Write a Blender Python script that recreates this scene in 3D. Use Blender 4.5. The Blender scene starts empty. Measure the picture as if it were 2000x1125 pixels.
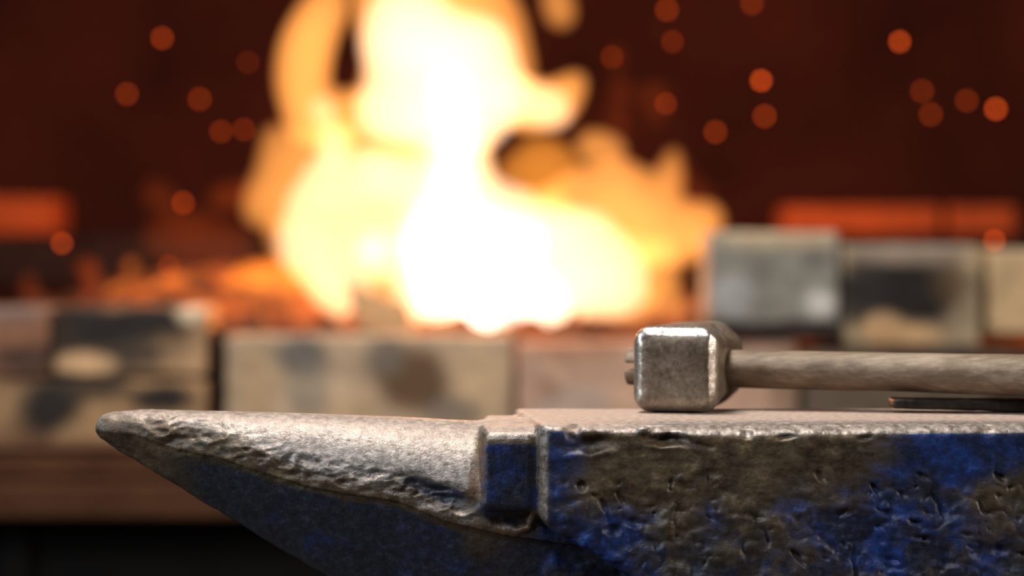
import bpy, math, random
import numpy as np
from mathutils import Vector, Matrix

S = bpy.context.scene
COL = S.collection

# ------------------------------------------------------------------ camera
FACE_Z = 0.80                      # top of the anvil face above the floor
CAM_H = 0.0912                     # camera height above the anvil face
F = 5200.0                         # focal length in pixels of the 2000 px wide frame
HOR = 465.0                        # image row of the horizon
PITCH = math.atan((562.5 - HOR) / F)
cam_d = bpy.data.cameras.new('camera')
cam_d.sensor_width = 36.0
cam_d.lens = 36.0 * F / 2000.0
cam_d.clip_start = 0.05
cam_d.dof.use_dof = True
cam_d.dof.focus_distance = 1.335
cam_d.dof.aperture_fstop = 3.8
cam = bpy.data.objects.new('camera', cam_d)
COL.objects.link(cam)
cam.location = (0, 0, FACE_Z + CAM_H)
cam.rotation_euler = (math.pi / 2 - PITCH, 0, 0)
S.camera = cam

# ------------------------------------------------------------------ view, world
S.view_settings.view_transform = 'Standard'
S.view_settings.look = 'None'
S.view_settings.gamma = 1.0
S.view_settings.exposure = 0.0
S.view_settings.use_curve_mapping = False
W = bpy.data.worlds.new('world')
S.world = W
W.use_nodes = True
W.node_tree.nodes['Background'].inputs[0].default_value = (0.55, 0.62, 0.75, 1)
W.node_tree.nodes['Background'].inputs[1].default_value = 0.012
S.cycles.volume_bounces = 0
S.cycles.max_bounces = 6
S.cycles.transparent_max_bounces = 32
S.cycles.sample_clamp_indirect = 4.0


def area(name, loc, target, size, power, col, spread=180):
    d = bpy.data.lights.new(name, 'AREA')
    d.shape = 'RECTANGLE'
    d.size, d.size_y = size
    d.energy = power
    d.color = col
    d.spread = math.radians(spread)
    o = bpy.data.objects.new(name, d)
    COL.objects.link(o)
    o.location = loc
    v = Vector(target) - Vector(loc)
    o.rotation_euler = v.to_track_quat('-Z', 'Y').to_euler()
    return o


# a roof lamp between anvil and forge, a cool window on the left, a weaker one on the right
area('roof_lamp', (-0.25, 1.62, 2.25), (0.0, 1.75, 0.8), (0.7, 0.35), 12.0, (1.0, 0.91, 0.82), 100)
area('side_window', (-1.9, 0.75, 1.55), (0.0, 1.36, 0.8), (0.5, 0.9), 20.0, (0.80, 0.90, 1.0))
area('right_window', (2.0, 1.0, 1.30), (0.1, 1.4, 0.8), (0.6, 0.6), 17.0, (1.0, 0.88, 0.78))
area('front_fill', (-0.45, 0.15, 2.3), (0.0, 1.36, 0.8), (0.6, 0.45), 12.5, (0.90, 0.93, 1.0))  # added fill from the camera side, not a real window


def P(px, py, Y):
    """point of the place at distance Y that the photograph shows at column px, row py"""
    return Vector(((px - 1000.0) * Y / F, Y, FACE_Z + CAM_H - (py - HOR) * Y / F))


def PX(px, Y): return (px - 1000.0) * Y / F
def PZ(py, Y): return CAM_H - (py - HOR) * Y / F     # height relative to the anvil face


# ------------------------------------------------------------------ numpy noise
_rng = np.random.RandomState(7)
LAT = _rng.uniform(-1, 1, (64, 64, 64)).astype(np.float32)


def vnoise(x, y, z):
    xf, yf, zf = np.floor(x), np.floor(y), np.floor(z)
    i, j, k = xf.astype(np.int32) & 63, yf.astype(np.int32) & 63, zf.astype(np.int32) & 63
    u, v, w = (x - xf), (y - yf), (z - zf)
    u = u * u * (3 - 2 * u); v = v * v * (3 - 2 * v); w = w * w * (3 - 2 * w)
    i1, j1, k1 = (i + 1) & 63, (j + 1) & 63, (k + 1) & 63
    a = LAT[i, j, k] * (1 - u) + LAT[i1, j, k] * u
    b = LAT[i, j1, k] * (1 - u) + LAT[i1, j1, k] * u
    c = LAT[i, j, k1] * (1 - u) + LAT[i1, j, k1] * u
    d = LAT[i, j1, k1] * (1 - u) + LAT[i1, j1, k1] * u
    return (a * (1 - v) + b * v) * (1 - w) + (c * (1 - v) + d * v) * w


def fbm(x, y, z, f, octv=4, seed=0.0):
    s = 0; a = 1.0; t = 0
    for o in range(octv):
        s = s + a * vnoise(x * f + 13.7 * o + seed, y * f + 7.3 * o + seed * 1.7, z * f + 3.1 * o - seed)
        t += a; a *= 0.5; f *= 2.03
    return s / t


def sstep(a, b, x):
    t = np.clip((x - a) / (b - a), 0, 1)
    return t * t * (3 - 2 * t)


def smin(a, b, k):
    h = np.clip(0.5 + 0.5 * (b - a) / k, 0, 1)
    return b * (1 - h) + a * h - k * h * (1 - h)


def smax(a, b, k): return -smin(-a, -b, k)


def rbox(x, y, z, c, h, r):
    qx, qy, qz = abs(x - c[0]) - h[0] + r, abs(y - c[1]) - h[1] + r, abs(z - c[2]) - h[2] + r
    return np.sqrt(np.maximum(qx, 0) ** 2 + np.maximum(qy, 0) ** 2 + np.maximum(qz, 0) ** 2) + np.minimum(np.maximum(qx, np.maximum(qy, qz)), 0) - r


def seg(x, y, z, a, b, ra, rb):
    a = np.array(a); b = np.array(b); d = b - a; L = float(d @ d)
    t = np.clip(((x - a[0]) * d[0] + (y - a[1]) * d[1] + (z - a[2]) * d[2]) / L, 0, 1)
    return np.sqrt((x - a[0] - t * d[0]) ** 2 + (y - a[1] - t * d[1]) ** 2 + (z - a[2] - t * d[2]) ** 2) - (ra + (rb - ra) * t)


# ------------------------------------------------------------------ implicit surface -> mesh (surface nets)
def nets(fn, lo, hi, h, full=None, slab=32, project=1):
    """fn(x,y,z) base distance; full(x,y,z) the same with fine detail, used near the surface only"""
    lo = np.array(lo, np.float32); hi = np.array(hi, np.float32)
    n = np.ceil((hi - lo) / h).astype(int) + 1
    ax = [lo[i] + h * np.arange(n[i], dtype=np.float32) for i in range(3)]
    D = np.empty(tuple(n), np.float32)
    for s in range(0, n[0], slab):
        X, Y, Z = np.meshgrid(ax[0][s:s + slab], ax[1], ax[2], indexing='ij')
        d = fn(X, Y, Z)
        if full is not None:
            m = np.abs(d) < 0.005
            if m.any(): d[m] = full(X[m], Y[m], Z[m])
        D[s:s + slab] = d
    D[0] = D[-1] = h; D[:, 0] = D[:, -1] = h; D[:, :, 0] = D[:, :, -1] = h
    ins = D < 0
    c = ins[:-1, :-1, :-1].astype(np.int8)
    for (a, b, e) in ((1, 0, 0), (0, 1, 0), (0, 0, 1), (1, 1, 0), (1, 0, 1), (0, 1, 1), (1, 1, 1)):
        c = c + ins[a:n[0] - 1 + a, b:n[1] - 1 + b, e:n[2] - 1 + e]
    I, J, K = np.nonzero((c > 0) & (c < 8))
    vid = np.full(c.shape, -1, np.int32)
    vid[I, J, K] = np.arange(len(I))
    offs = [(a, b, e) for a in (0, 1) for b in (0, 1) for e in (0, 1)]
    vals = {o: D[I + o[0], J + o[1], K + o[2]] for o in offs}
    acc = np.zeros((len(I), 3), np.float32); cnt = np.zeros(len(I), np.float32)
    for o in offs:
        for d3 in range(3):
            if o[d3]: continue
            p = list(o); p[d3] = 1; p = tuple(p)
            a, b = vals[o], vals[p]
            m = (a < 0) != (b < 0)
            t = np.where(m, a / np.where(m, a - b, 1), 0)
            v = np.tile(np.array(o, np.float32), (len(I), 1)); v[:, d3] += t
            acc += v * m[:, None]; cnt += m
    pos = (np.stack([I, J, K], 1) + acc / cnt[:, None]) * h + lo
    quads = []
    for d3 in range(3):
        A = [slice(None)] * 3; B = [slice(None)] * 3
        A[d3] = slice(0, n[d3] - 1); B[d3] = slice(1, n[d3])
        e1, e2 = [(1, 2), (2, 0), (0, 1)][d3]
        for q in (e1, e2):
            A[q] = slice(1, n[q] - 1); B[q] = slice(1, n[q] - 1)
        a, b = ins[tuple(A)], ins[tuple(B)]
        for flag in (0, 1):
            m = (a & ~b) if flag == 0 else (~a & b)
            g = np.stack(np.nonzero(m), 1)
            g[:, e1] += 1; g[:, e2] += 1
            def idx(u, v):
                q = g.copy(); q[:, e1] -= u; q[:, e2] -= v
                return vid[q[:, 0], q[:, 1], q[:, 2]]
            q = np.stack([idx(1, 1), idx(0, 1), idx(0, 0), idx(1, 0)], 1)
            if flag: q = q[:, ::-1]
            quads.append(q)
    quads = np.concatenate(quads)
    g = full or fn
    for _ in range(project):
        x, y, z = pos.T
        e = h * 0.5
        d = g(x, y, z)
        gr = np.stack([g(x + e, y, z) - d, g(x, y + e, z) - d, g(x, y, z + e) - d], 1) / e
        l = (gr ** 2).sum(1) + 1e-6
        pos = pos - np.clip(0.8 * d / l, -h * .5, h * .5)[:, None] * gr
    return pos.astype(np.float32), quads.astype(np.int32)


def np_mesh(name, pos, quads, mat, parent=None, attrs=None, smooth=True, origin=(0, 0, 0)):
    me = bpy.data.meshes.new(name)
    used = np.unique(quads)
    if len(used) != len(pos):
        mp = np.full(len(pos), -1, np.int32); mp[used] = np.arange(len(used))
        pos = pos[used]; quads = mp[quads]
        if attrs: attrs = {k: v[used] for k, v in attrs.items()}
    me.vertices.add(len(pos)); me.vertices.foreach_set('co', (pos - np.array(origin, np.float32)).ravel().astype(np.float32))
    me.loops.add(quads.size); me.loops.foreach_set('vertex_index', quads.ravel())
    me.polygons.add(len(quads)); me.polygons.foreach_set('loop_start', np.arange(len(quads), dtype=np.int32) * quads.shape[1])
    me.polygons.foreach_set('loop_total', np.full(len(quads), quads.shape[1], np.int32))
    me.update(calc_edges=True)
    me.polygons.foreach_set('use_smooth', np.full(len(quads), smooth))
    if attrs:
        for k, v in attrs.items():
            if v.ndim == 1:
                a = me.attributes.new(k, 'FLOAT', 'POINT'); a.data.foreach_set('value', v.astype(np.float32))
            else:
                a = me.attributes.new(k, 'FLOAT_COLOR', 'POINT')
                a.data.foreach_set('color', np.concatenate([v, np.ones((len(v), 1))], 1).astype(np.float32).ravel())
    if mat: me.materials.append(mat)
    o = bpy.data.objects.new(name, me); COL.objects.link(o)
    if parent is not None: o.parent = parent
    return o


def tag(o, label=None, cat=None, group=None, kind=None):
    if label: o['label'] = label
    if cat: o['category'] = cat
    if group: o['group'] = group
    if kind: o['kind'] = kind
    return o


def empty(name, loc, rz=0.0):
    o = bpy.data.objects.new(name, None); COL.objects.link(o)
    o.location = loc; o.rotation_euler = (0, 0, rz); o.empty_display_size = 0.02
    return o


# ------------------------------------------------------------------ materials
def lin(c):
    c = np.array(c, float) / 255.0
    return tuple(np.where(c <= 0.04045, c / 12.92, ((c + 0.055) / 1.055) ** 2.4)) + (1.0,)


class NT:
    def __init__(self, name):
        self.m = bpy.data.materials.new(name); self.m.use_nodes = True
        self.t = self.m.node_tree; self.t.nodes.clear()
        self.out = self.n('ShaderNodeOutputMaterial')

    def n(self, typ, **kw):
        nd = self.t.nodes.new(typ)
        for k, v in kw.items():
            if k.startswith('i_'): nd.inputs[k[2:].replace('_', ' ')].default_value = v
            else: setattr(nd, k, v)
        return nd

    def l(self, a, b): self.t.links.new(a, b)

    def coord(self): 
        return self.n('ShaderNodeTexCoord').outputs['Object']

    def noise(self, vec, scale, detail=4, rough=0.55, dist=0.0):
        nd = self.n('ShaderNodeTexNoise'); self.l(vec, nd.inputs['Vector'])
        nd.inputs['Scale'].default_value = scale; nd.inputs['Detail'].default_value = detail
        nd.inputs['Roughness'].default_value = rough; nd.inputs['Distortion'].default_value = dist
        return nd.outputs['Fac']

    def ramp(self, fac, stops, interp='LINEAR'):
        nd = self.n('ShaderNodeValToRGB'); self.l(fac, nd.inputs[0])
        cr = nd.color_ramp; cr.interpolation = interp
        while len(cr.elements) < len(stops): cr.elements.new(0.5)
        for e, (p, c) in zip(cr.elements, stops):
            e.position = p; e.color = c if len(c) == 4 else tuple(c) + (1,)
        return nd.outputs['Color']

    def mix(self, f, a, b, blend='MIX'):
        nd = self.n('ShaderNodeMix', data_type='RGBA', blend_type=blend)
        for s, v in ((nd.inputs[0], f), (nd.inputs[6], a), (nd.inputs[7], b)):
            if isinstance(v, (int, float, tuple)): s.default_value = v
            else: self.l(v, s)
        return nd.outputs[2]

    def math(self, op, a, b=0.0, c=0.0, clamp=False):
        nd = self.n('ShaderNodeMath', operation=op, use_clamp=clamp)
        for s, v in zip(nd.inputs, (a, b, c)):
            if isinstance(v, (int, float)): s.default_value = v
            else: self.l(v, s)
        return nd.outputs[0]

    def bump(self, h, strength, dist, nrm=None):
        nd = self.n('ShaderNodeBump'); self.l(h, nd.inputs['Height'])
        nd.inputs['Strength'].default_value = strength; nd.inputs['Distance'].default_value = dist
        if nrm is not None: self.l(nrm, nd.inputs['Normal'])
        return nd.outputs[0]

    def attr(self, name, vec=False):
        nd = self.n('ShaderNodeAttribute', attribute_name=name)
        return nd.outputs['Color' if vec else 'Fac']

    def pbr(self, color, rough, metal=0.0, normal=None, spec=0.5):
        b = self.n('ShaderNodeBsdfPrincipled')
        for key, v in (('Base Color', color), ('Roughness', rough), ('Metallic', metal), ('Specular IOR Level', spec)):
            if isinstance(v, (int, float, tuple)): b.inputs[key].default_value = v
            else: self.l(v, b.inputs[key])
        if normal is not None: self.l(normal, b.inputs['Normal'])
        self.l(b.outputs[0], self.out.inputs['Surface'])
        return b


def mat_anvil():
    t = NT('worn_blue_anvil_steel'); P0 = t.coord()
    paint, bare, rust = t.attr('paint'), t.attr('bare'), t.attr('rust')
    n1 = t.noise(P0, 55, 6, 0.65); n2 = t.noise(P0, 260, 5, 0.7); n3 = t.noise(P0, 900, 3, 0.6)
    mp = t.n('ShaderNodeMapping'); t.l(P0, mp.inputs[0]); mp.inputs['Scale'].default_value = (1, 1, 1.6)
    n4 = t.noise(mp.outputs[0], 120, 6, 0.68, 0.15); n5 = t.noise(P0, 2600, 2, 0.6)
    vo = t.n('ShaderNodeTexVoronoi', feature='F1'); t.l(P0, vo.inputs['Vector']); vo.inputs['Scale'].default_value = 260
    pit = t.ramp(vo.outputs['Distance'], [(0.0, (0, 0, 0)), (0.28, (1, 1, 1))])
    base = t.ramp(n4, [(0.3, lin((48, 40, 32))), (0.46, lin((86, 72, 54))), (0.60, lin((118, 100, 74))), (0.72, lin((176, 152, 114)))])
    red = t.ramp(n2, [(0.3, lin((74, 52, 38))), (0.7, lin((128, 90, 62)))])
    c = t.mix(t.math('MULTIPLY', rust, t.ramp(n1, [(0.42, (0, 0, 0)), (0.62, (1, 1, 1))]), clamp=True), base, red)
    blue = t.ramp(t.math('ADD', t.math('MULTIPLY', n1, 0.6), t.math('MULTIPLY', n2, 0.4)),
                  [(0.34, lin((38, 42, 56))), (0.47, lin((38, 50, 88))), (0.58, lin((38, 66, 136))), (0.70, lin((52, 104, 190)))])
    slate = t.ramp(n2, [(0.3, lin((34, 34, 40))), (0.55, lin((48, 52, 66))), (0.72, lin((70, 76, 92)))])
    vf = t.ramp(t.math('ADD', t.attr('vivid'), t.math('MULTIPLY', t.math('SUBTRACT', n1, 0.5), 1.4)), [(0.1, (0, 0, 0)), (0.75, (1, 1, 1))])
    blue = t.mix(vf, slate, blue)
    pf = t.math('ADD', paint, t.math('MULTIPLY', t.math('SUBTRACT', n4, 0.5), 1.5))
    pf = t.math('ADD', pf, t.math('MULTIPLY', t.math('SUBTRACT', n3, 0.5), 0.35))
    pf = t.ramp(pf, [(0.22, (0, 0, 0)), (0.78, (1, 1, 1))])
    c = t.mix(pf, c, blue)
    steel = t.ramp(n2, [(0.28, lin((84, 76, 70))), (0.45, lin((128, 119, 112))), (0.62, lin((166, 158, 150)))])
    bf = t.math('ADD', bare, t.math('MULTIPLY', t.math('SUBTRACT', n4, 0.5), 1.1))
    bf = t.ramp(bf, [(0.38, (0, 0, 0)), (0.62, (1, 1, 1))])
    c = t.mix(bf, c, steel)
    painted_glow = t.attr('painted_glow')
    c = t.mix(t.math('MULTIPLY', painted_glow, 0.6), c, t.ramp(n2, [(0.3, lin((160, 134, 118))), (0.7, lin((200, 174, 156)))]))  # pinkish light on upward faces, painted into the colour
    rough = t.math('ADD', t.math('MULTIPLY', n2, 0.45), t.math('ADD', t.math('MULTIPLY', n3, 0.35), t.math('MULTIPLY', painted_glow, 0.3)))
    metal = t.math('MULTIPLY', t.math('ADD', t.math('MULTIPLY', bf, 0.38), 0.12), t.math('SUBTRACT', 1.0, t.math('MULTIPLY', painted_glow, 0.8)))
    nb = t.bump(n4, 0.5, 0.0009)
    nb = t.bump(n2, 0.75, 0.0005, nb)
    nb = t.bump(pit, 0.25, 0.0004, nb)
    nb = t.bump(n3, 0.6, 0.00025, nb)
    nb = t.bump(n5, 0.4, 0.00008, nb)
    t.pbr(c, rough, metal, nb, 0.6)
    return t.m


def mat_hammer():
    t = NT('worn_forged_hammer_steel'); P0 = t.coord()
    n1 = t.noise(P0, 70, 6, 0.7, 0.4); n2 = t.noise(P0, 420, 4, 0.65); n3 = t.noise(P0, 30, 3)
    edge = t.attr('bare')
    c = t.ramp(t.math('ADD', t.math('MULTIPLY', n1, 0.7), t.math('MULTIPLY', n2, 0.3)),
               [(0.32, lin((76, 64, 54))), (0.5, lin((128, 113, 96))), (0.66, lin((170, 155, 136)))])
    ef = t.ramp(t.math('ADD', edge, t.math('MULTIPLY', t.math('SUBTRACT', n1, 0.5), 1.2)), [(0.4, (0, 0, 0)), (0.65, (1, 1, 1))])
    c = t.mix(ef, c, lin((206, 196, 186)))
    rough = t.math('ADD', t.math('MULTIPLY', n2, 0.35), 0.2)
    nb = t.bump(n1, 0.5, 0.0008); nb = t.bump(n2, 0.5, 0.0003, nb)
    rough = t.math('SUBTRACT', rough, t.math('MULTIPLY', ef, 0.12))
    t.pbr(c, rough, t.math('ADD', t.math('MULTIPLY', ef, 0.4), 0.4), nb, 0.6)
    return t.m


def mat_wood():
    t = NT('greyed_handle_wood'); P0 = t.coord()
    mp = t.n('ShaderNodeMapping'); t.l(P0, mp.inputs[0]); mp.inputs['Scale'].default_value = (0.06, 1, 1)
    n1 = t.noise(mp.outputs[0], 380, 6, 0.7, 0.5)
    mq = t.n('ShaderNodeMapping'); t.l(P0, mq.inputs[0]); mq.inputs['Scale'].default_value = (0.30, 0.8, 1)
    n2 = t.noise(mq.outputs[0], 90, 5, 0.65)
    c = t.ramp(t.math('ADD', t.math('MULTIPLY', n1, 0.45), t.math('MULTIPLY', n2, 0.55)),
               [(0.30, lin((70, 56, 44))), (0.5, lin((124, 106, 86))), (0.66, lin((166, 150, 130)))])
    nb = t.bump(n1, 0.45, 0.0006); nb = t.bump(n2, 0.4, 0.0008, nb)
    t.pbr(c, 0.55, 0.0, nb, 0.35)
    return t.m


def mat_simple(name, c1, c2, scale, rough, metal=0.0, bump=0.5, dist=0.0008, spec=0.5):
    t = NT(name); P0 = t.coord()
    n1 = t.noise(P0, scale, 5, 0.65)
    c = t.ramp(n1, [(0.32, lin(c1)), (0.68, lin(c2))])
    t.pbr(c, rough, metal, t.bump(n1, bump, dist), spec)
    return t.m


def mat_brick():
    t = NT('sooty_firebrick'); P0 = t.coord()
    n1 = t.noise(P0, 60, 5, 0.7); n2 = t.noise(P0, 400, 3)
    c = t.mix(1.0, t.attr('tint', True), t.ramp(n1, [(0.25, (0.72, 0.72, 0.72)), (0.75, (1.2, 1.2, 1.2))]), 'MULTIPLY')
    nb = t.bump(n2, 0.5, 0.0006)
    t.pbr(c, 0.9, 0.0, nb, 0.2)
    return t.m


def mat_flame(name, col, k):
    t = NT(name)
    e = t.n('ShaderNodeEmission'); e.inputs[0].default_value = tuple(col) + (1,); e.inputs[1].default_value = k
    t.l(e.outputs[0], t.out.inputs['Volume'])
    return t.m


def mat_glow(name, col, k):
    t = NT(name)
    e = t.n('ShaderNodeEmission'); e.inputs[0].default_value = tuple(col) + (1,); e.inputs[1].default_value = k
    t.l(e.outputs[0], t.out.inputs['Surface'])
    return t.m


def mat_coal():
    t = NT('glowing_coal'); P0 = t.coord()
    n1 = t.noise(P0, 14, 3, 0.6); n2 = t.noise(P0, 70, 4, 0.6)
    hot = t.attr('hot')
    g = t.math('MULTIPLY', hot, t.ramp(t.math('ADD', t.math('MULTIPLY', n1, .6), t.math('MULTIPLY', n2, .4)), [(0.42, (0, 0, 0)), (0.62, (1, 1, 1))]))
    b = t.pbr(lin((34, 28, 26)), 0.85, 0.0, t.bump(n2, 0.8, 0.003), 0.3)
    b.inputs['Emission Color'].default_value = (1.0, 0.16, 0.015, 1)
    t.l(t.math('MULTIPLY', g, 1.1), b.inputs['Emission Strength'])
    return t.m


M_ANVIL, M_HAMMER, M_WOOD, M_BRICK = mat_anvil(), mat_hammer(), mat_wood(), mat_brick()
M_DARK_IRON = mat_simple('dark_scaled_iron', (26, 23, 22), (62, 54, 48), 120, 0.5, 0.5, 0.7, 0.0008)
M_RUST = mat_simple('rusty_frame_steel', (60, 37, 22), (86, 54, 34), 12, 0.9, 0.0, 0.4, 0.001, 0.15)
M_PANEL = mat_simple('black_sheet_steel', (13, 11, 10), (24, 20, 17), 8, 0.85, 0.0, 0.4, 0.001, 0.15)
M_SOOT = mat_simple('sooty_back_wall', (60, 26, 18), (88, 38, 24), 5, 0.95, 0.0, 0.3, 0.003, 0.1)
M_FLOOR = mat_simple('concrete_floor', (58, 54, 50), (84, 78, 72), 6, 0.85)
M_STUMP = mat_simple('oak_stump', (70, 50, 34), (112, 84, 58), 18, 0.85)
M_PLATE = mat_simple('burnt_iron_plate', (30, 22, 20), (52, 36, 30), 30, 0.7, 0.3)
M_COAL = mat_coal()


# ------------------------------------------------------------------ the setting: floor, walls
def box_obj(name, lo, hi, mat, parent=None, bevel=0.0):
    lo = Vector(lo); hi = Vector(hi)
    v = [(x, y, z) for x in (lo.x, hi.x) for y in (lo.y, hi.y) for z in (lo.z, hi.z)]
    f = [(0, 1, 3, 2), (4, 6, 7, 5), (0, 4, 5, 1), (2, 3, 7, 6), (0, 2, 6, 4), (1, 5, 7, 3)]
    me = bpy.data.meshes.new(name); me.from_pydata(v, [], f); me.update()
    me.materials.append(mat)
    o = bpy.data.objects.new(name, me); COL.objects.link(o)
    if parent is not None: o.parent = parent; o.location = -parent.location
    if bevel:
        b = o.modifiers.new('bevel', 'BEVEL'); b.width = bevel; b.segments = 3
    return o


tag(box_obj('floor', (-3, -2.4, -0.05), (3, 4.0, 0.0), M_FLOOR), kind='structure')
tag(box_obj('wall_back', (-3, 3.55, 0.0), (3, 3.65, 2.8), M_SOOT), kind='structure')

# ------------------------------------------------------------------ the anvil
YC = 1.3625
RX = np.array([-.23, -.191, -.169, -.149, -.127, -.102, -.077, -.0575, -.032, 0.0, .05, .4])
RZ = np.array([-.006, -.0085, -.0159, -.0192, -.0262, -.0335, -.0375, -.040, -.0500, -.057, -.064, -.07])
BEAD = [P(636, 934, 1.3345), P(655, 948, 1.334), P(700, 956, 1.332), P(770, 966, 1.329), P(822, 984, 1.3265), P(872, 1014, 1.3235), P(925, 1020, 1.322), P(965, 1036, 1.3208),
        P(1005, 1042, 1.3198), P(1032, 1030, 1.3185), P(1042, 1000, 1.317)]
BEAD = [(p.x, p.y, p.z - FACE_Z) for p in BEAD]


def horn(x, y, z):
    u = np.clip((x + .2154) / .195, 0, 1.0)
    w = .0085 + .0345 * u ** .86
    zt = np.interp(x, [-.22, -.205, -.19, -.15, -.10, -.05, -.03, 0, .4], [-.0005, .0022, .0032, .0026, .0012, -.0008, -.0020, -.0032, -.006])
    zr = np.interp(x, RX, RZ)
    zb = np.maximum(-.0304 - .60 * (x + .181), -.16)
    zb = np.minimum(zb, zr - .006)
    ay = np.abs(y - YC)
    top = (ay / w) ** 2.3 + np.clip((z - zr) / (zt - zr), 0, 4) ** 2.0 - 1
    t = np.clip((zr - z) / (zr - zb), 0, 4)
    bot = (ay / (w * .965)) ** 1.8 + t - 1
    q = np.where(z > zr, top, bot)
    g = np.where(z > zr, np.maximum(1.9 / np.maximum(w, .008) * .9, .9 * 2.0 / (zt - zr)) * .8, 1.5 / w)
    d = q / g
    return smax(d, -(x + .2138), .010)


def anvil_base(x, y, z):
    d = horn(x, y, z)
    bx = rbox(x, y, z, ((-.0155 + .030) / 2, 1.3615, (-.0438 - .0026) / 2), (.02275, .0495, .0206), .0040)
    bx = smax(bx, (1.312 - y) * .6 + (z + .0026) * .8 + .0034, .004)
    d = smin(d, bx, .0055)
    gr = seg(x, y, z, (PX(931, 1.317), 1.3160, -.003), (PX(931, 1.317), 1.3160, -.036), .0034, .0028)
    d = smax(d, -gr, .005)
    sag = .0012 * np.exp(-((x - .11) / .06) ** 2) * sstep(1.345, 1.300, y)
    xk = x; x = x + (y - 1.300) * .11
    body = rbox(x, y, z + sag, ((.0138 + .375) / 2, 1.3625, -.075), ((.375 - .0138) / 2, .0625, .075), .0042)
    dg = (x - .0138) * -.53 + (z + .0475) * -.848 * -1 * -1
    dg = -(x - .0138) * .53 - (z + .0475) * .848
    body = smax(body, dg, .006)
    body = smax(body, -(x - .0138) * .80 - (y - 1.300) * .60 + .0030, .0016)
    body = smax(body, (1.300 - y) * .45 + (z + sag) * .893 + .0003 + .0027 * np.clip(x / .085, 0, 1), .003)
    x = xk
    d2 = smin(d, body, .0022)
    groove = seg(x, y, z, (.0112, 1.3115, 0.0), (.0112, 1.3115, -.052), .0016, .0022)
    d2 = smax(d2, -groove, .002)
    return d2


for_scoops = [  # px, py, half width px, half height px, depth mm, tilt
    (1150, 868, 46, 16, 4.6, -.12), (1120, 846, 14, 15, 3.2, 0), (1305, 861, 40, 11, 5.2, .02), (1375, 872, 26, 5, 1.4, .2),
    (1460, 852, 10, 9, 2.0, 0), (1536, 855, 18, 4, 1.8, -.1), (1690, 858, 14, 4, 1.2, -.2), (1135, 950, 13, 9, 3.0, 0),
    (1178, 985, 14, 8, 2.4, .7), (1215, 975, 18, 7, 2.0, .9), (1332, 934, 13, 8, -1.2, 0), (1605, 932, 14, 7, 2.4, .6),
    (1712, 957, 14, 6, 2.6, .8), (1805, 930, 12, 5, 1.6, .4), (1835, 985, 9, 30, 2.4, -.5), (1957, 932, 14, 8, 2.8, .6),
    (1922, 996, 16, 5, 2.2, .8), (1790, 1020, 14, 6, 1.8, .3), (1800, 1052, 18, 6, 2.2, .1), (1480, 1010, 12, 6, 1.8, .3),
    (1500, 1052, 5, 18, 1.6, -.2), (1240, 1020, 26, 10, 2.2, .3), (1195, 1035, 16, 9, 1.8, .2), (1330, 1095, 24, 10, 1.8, .2),
    (1420, 960, 22, 6, 1.0, .3), (1390, 925, 22, 8, .9, 0), (1560, 1090, 26, 6, 2.2, .9), (1620, 1065, 24, 7, 2.0, .8),
    (1888, 1045, 16, 5, 1.6, 0), (1955, 1075, 22, 12, 1.8, 0), (1860, 1100, 16, 8, 1.6, 0), (1280, 1065, 14, 7, 1.6, .4),
    (1735, 1005, 14, 6, 1.6, .4), (1655, 1000, 20, 6, 1.2, -.3), (1745, 1095, 18, 6, 1.6, .2), (1150, 1100, 10, 6, 1.4, .1),
]
RI = random.Random(3)
for _ in range(46):
    for_scoops.append((RI.uniform(1080, 2100), RI.uniform(930, 1150), RI.uniform(4, 11), RI.uniform(3, 6), RI.uniform(.7, 1.5), RI.uniform(-1, 1)))
SLOT = [P(1672, 1060, 1.30), P(1668, 1092, 1.30), P(1676, 1150, 1.30)]


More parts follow.
